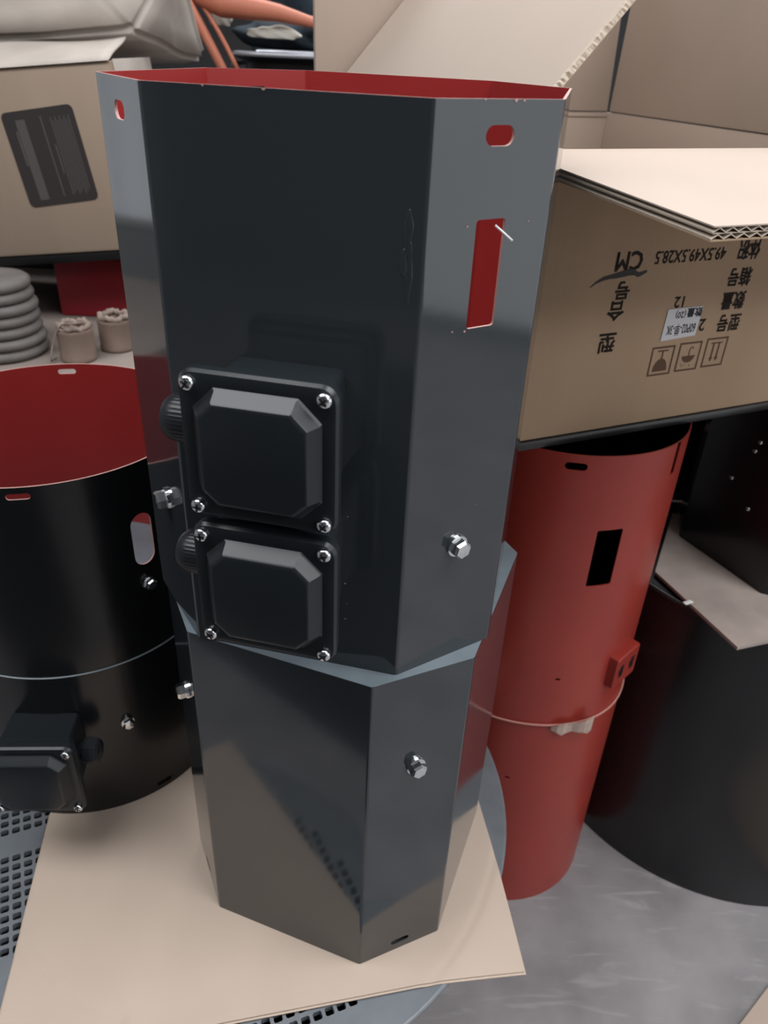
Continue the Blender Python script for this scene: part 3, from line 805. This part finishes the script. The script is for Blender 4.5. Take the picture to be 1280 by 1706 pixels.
TL = math.radians(-5.9)     # the carton sits askew: its right side is higher
LM = T(-.762, .85, .5765) @ RY(TL)
def left_carton():
    b = thing('black_board', 'black board lying aslant under the dusty carton', 'board', LM @ T(0, 0, -.0185), me=box('black_board', -.30, .335, .004, .40, 0, .018, M_['black'], .002))
    t = thing('shipping_carton', 'dusty brown carton with a large black label, tilted on the rack', 'carton', LM)
    x0, x1, D, H = -.28, .312, .24, .328
    mk('body', box('body', x0, x1, 0, D, 0, H, M_['kraft_dusty'], .006), t)
    mk('side_panel', box('side_panel', x1 + .0002, x1 + .003, .006, D - .004, .006, H + .002, M_['dusty'], .001), t)
    # bulging top flap, its pale colour holding dust and light from above
    V = []; F = []; nx, ny = 24, 8
    for j in range(ny + 1):
        for i in range(nx + 1):
            u = i / nx; v = j / ny; x = x0 + .003 + (x1 - x0 - .006) * u
            z = H + .0005 + .040 * (v ** .8) + .005 * math.sin(u * 9 + v * 3) * v - .008 * math.exp(-((u - .48) / .05) ** 2) * math.sin(PI * v) * 1.2
            V.append((x, -.004 + .13 * v, z))
    nv = len(V); V += [(x, y, max(H + .0003, z - .004)) for x, y, z in V]; w = nx + 1
    for j in range(ny):
        for i in range(nx):
            a = j * w + i; F += [(a, a + 1, a + w + 1, a + w), (nv + a + w, nv + a + w + 1, nv + a + 1, nv + a)]
    bd = list(range(w)) + [j * w + nx for j in range(1, ny + 1)] + [ny * w + i for i in range(nx - 1, -1, -1)] + [j * w for j in range(ny - 1, 0, -1)]
    for k in range(len(bd)):
        a, c = bd[k], bd[(k + 1) % len(bd)]; F.append((a, nv + a, nv + c, c))
    mk('top_flap', mesh('top_flap', V, F, [M_['dusty']], smooth=True), t)
    # black label with rounded corners and faint lines of print
    P = rounded_rect(.069, .083, .010, 5)
    lab = mk('label', loft('label', [(P, 0), (P, .0006)], [M_['label_black']]), t, frame((.158, -.0008, .178), (1, 0, 0), (0, 0, 1), (0, -1, 0)) @ RZ(math.radians(3.5)))
    bm = bmesh.new()
    for (xa, xb, ya, yb) in ((-.045, -.027, -.072, .068), (-.050, -.046, -.01, .05), (.003, .0055, -.07, .07), (.016, .0185, -.03, .02)): box_bm(bm, xa, xb, ya, yb, .0006, .0009)
    for k in range(9): box_bm(bm, .022 + k * .0043, .0238 + k * .0043, -.070 + .004 * (k % 3), .066 - .006 * (k % 2), .0006, .0009)
    mk('label_print', bm_mesh('label_print', bm, [M_['label_grey']]), lab)
left_carton()
def package():
    pts = [(-1.04, .985, .925), (-.484, .985, .982), (-.398, 1.05, 1.105), (-1.04, 1.0, 1.11), (-.395, 1.25, .925), (-.440, 1.12, .945), (-1.04, 1.25, .90), (-1.04, 1.25, 1.12), (-.45, 1.25, 1.10), (-.62, .995, 1.10)]
    bm = bmesh.new(); vs = [bm.verts.new(p) for p in pts]; bmesh.ops.convex_hull(bm, input=vs)
    bmesh.ops.bevel(bm, geom=bm.edges[:], offset=.012, segments=2, affect='EDGES')
    bmesh.ops.triangulate(bm, faces=bm.faces[:]); bmesh.ops.subdivide_edges(bm, edges=bm.edges[:], cuts=2, use_grid_fill=True)
    for v in bm.verts:
        v.co += Vector((.004 * math.sin(v.co.x * 37 + v.co.z * 20), .005 * math.sin(v.co.x * 23 + v.co.z * 41), .003 * math.sin(v.co.x * 29 + v.co.y * 31)))
    thing('wrapped_package', 'pale dusty wrapped package with wrinkled sides on top of the tilted carton', 'package', me=bm_mesh('wrapped_package', bm, [M_['dusty']], smooth=True))
package()
def shelf_load():
    prof = [(.062, 0), (.078, .001), (.0835, .006), (.0850, .011), (.0830, .0165), (.077, .0205), (.05, .0208)]
    dm = lathe('grey_disc', prof, 48, M_['disc'])
    for k in range(7):
        sc = 1.0 - .022 * k
        o = thing('grey_disc', ['bottom', 'second from the bottom', 'third from the bottom', 'middle', 'third from the top', 'second from the top', 'topmost'][k] + ' grey ridged disc of the stack under the tilted carton', 'disc', T(-.722 + .002 * math.sin(k * 2), .712, .4305 + k * .0209) @ Matrix.Diagonal((sc, sc, 1, 1)), 'grey discs stacked on the shelf', me=dm)
    def roll(x, y, label, loop):
        t = thing('beige_spool', label, 'spool', T(x, y, .4302))
        mk('body', lathe('body', [(.028, 0), (.0335, .002), (.0345, .006), (.0335, .010), (.0335, .055), (.0345, .058), (.0335, .062), (.024, .062), (.022, .050), (.010, .048)], 40, M_['roll']), t)
        V = []; F = []; N, m = 48, 8
        for k in range(N):
            a = 2 * PI * k / N; R = .0265 + .0014 * math.sin(a * 9 + x * 40); zz = .0665 + .0022 * math.sin(a * 5 + y * 30) + .0016 * math.sin(a * 17)
            for q in range(m):
                b = 2 * PI * q / m; rr = .0062 + .0012 * math.sin(a * 11 + b * 2); V.append(((R + rr * math.cos(b)) * math.cos(a), (R + rr * math.cos(b)) * math.sin(a), zz + rr * math.sin(b)))
        for k in range(N):
            k2 = (k + 1) % N
            for q in range(m): F.append((k * m + q, k2 * m + q, k2 * m + (q + 1) % m, k * m + (q + 1) % m))
        mk('crumpled_rim', mesh('crumpled_rim', V, F, [M_['roll_top']], smooth=True), t)
        if loop:
            pts = [(-.041 + .002 * math.sin(q), -.012, .004)] + [(-.040 + .046 * (k / 12) ** 1.6, -.036 + .010 * math.sin(PI * k / 12), .006 + .075 * math.sin(PI / 2 * k / 12)) for k in range(13)] + [(.020, -.016, .078), (.026, -.006, .074)]
            mk('wire_loop', tube('wire_loop', pts, .0017, M_['roll_top'], 6), t)
    roll(-.566, .690, 'small beige spool with a wire loop and crumpled rim, beside the disc stack', True)
    roll(-.512, .760, 'small beige spool with crumpled rim, in front of the crimson box', False)
    thing('crimson_box', 'dark crimson box at the back of the shelf behind the spools', 'box', T(-.56, 1.06, .4305), me=box('crimson_box', -.14, .14, -.11, .11, 0, .128, M_['crimson'], .004))
shelf_load()

# ------------------------------------------------------------------ bench behind with tub, cloth and orange straps
def bench_things():
    t = thing('workbench', 'dark workbench behind the octagonal housing', 'bench', T(-.10, 1.78, FLOOR))
    Z = .80 - FLOOR
    mk('bench_top', box('bench_top', -.55, .55, -.42, .42, Z - .03, Z, M_['rack'], .003), t)
    for sx in (-1, 1):
        for sy in (-1, 1): mk('leg', box('leg', sx * .5 - .025, sx * .5 + .025, sy * .37 - .025, sy * .37 + .025, 0, Z - .0305, M_['rack']), t)
    tb = thing('black_tub', 'black tub with a grey rolled rim on the bench, holding navy cloth', 'tub', T(-.165, 1.72, .8005))
    rr = rounded_rect
    mk('body', loft('body', [(rr(.19, .17, .06, 8), 0), (rr(.215, .20, .08, 8), .125), (rr(.245, .222, .09, 8), .142), (rr(.238, .215, .085, 8), .142), (rr(.205, .19, .075, 8), .12), (rr(.18, .16, .055, 8), .01)], [M_['black']]), tb)
    P = rr(.243, .220, .09, 10)
    mk('rim', tube('rim', [(x, y, .144 - (.026 if x < -.235 else 0)) for x, y in P], .0060, M_['silver'], 8, True), tb)
    def cloth(name, label, cat, c, sx, sy, sz, m, seed, p=1.0):
        bm = bmesh.new(); bmesh.ops.create_icosphere(bm, subdivisions=4, radius=1.0)
        for v in bm.verts:
            q = v.co.copy(); w = 1 + .12 * math.sin(q.x * 4 + seed) * math.cos(q.y * 3 + seed) + .06 * math.sin(q.x * 9 + q.z * 6 + seed * 2)
            v.co = Vector((q.x * sx * w, q.y * sy * w, max(-.6, q.z) * sz * w))
        return thing(name, label, cat, T(*c), me=bm_mesh(name, bm, [m], smooth=True))
    cloth('navy_cloth', 'crumpled dark navy cloth bundle lying across the black tub', 'cloth', (-.245, 1.672, .985), .180, .140, .046, M_['navy'], 1.0)
    cloth('navy_bag', 'tall dark navy cloth bundle behind the orange strap', 'bag', (-.10, 2.05, .995), .30, .070, .25, M_['navy'], 2.3)
    cloth('white_cloth', 'small crumpled white cloth tucked under the orange strap', 'cloth', (-.285, 1.506, .990), .070, .010, .017, M_['white'], .4)
    cloth('white_rag', 'pale grey rag between the orange bars and navy cloth', 'cloth', (-.437, 1.60, 1.022), .030, .025, .032, M_['white'], 3.4)
    V = [(-.50, 1.50, 1.100), (-.455, 1.49, 1.064), (-.405, 1.48, 1.047), (-.34, 1.48, 1.040), (-.27, 1.485, 1.033), (-.20, 1.50, 1.019), (-.12, 1.53, 1.008)]
    thing('orange_strap', 'wide orange curved strap tapering across the navy cloth', 'strap', me=tube('orange_strap', V, .02, M_['orange'], 12, radii=[.030, .031, .030, .025, .019, .013, .011]))
    def bar(label, a, b, r):
        thing('orange_bar', label, 'bar', me=tube('orange_bar', [Vector(a) + (Vector(b) - Vector(a)) * k / 6 + Vector((.006 * math.sin(PI * k / 6), 0, 0)) for k in range(7)], r, M_['orange'], 10))
    bar('thick orange bar leaning against the black tub rim', (-.520, 1.455, 1.105), (-.365, 1.455, .815), .0115)
    bar('thin orange bar leaning between the thick bar and navy cloth', (-.475, 1.478, 1.070), (-.375, 1.478, .905), .0055)
bench_things()
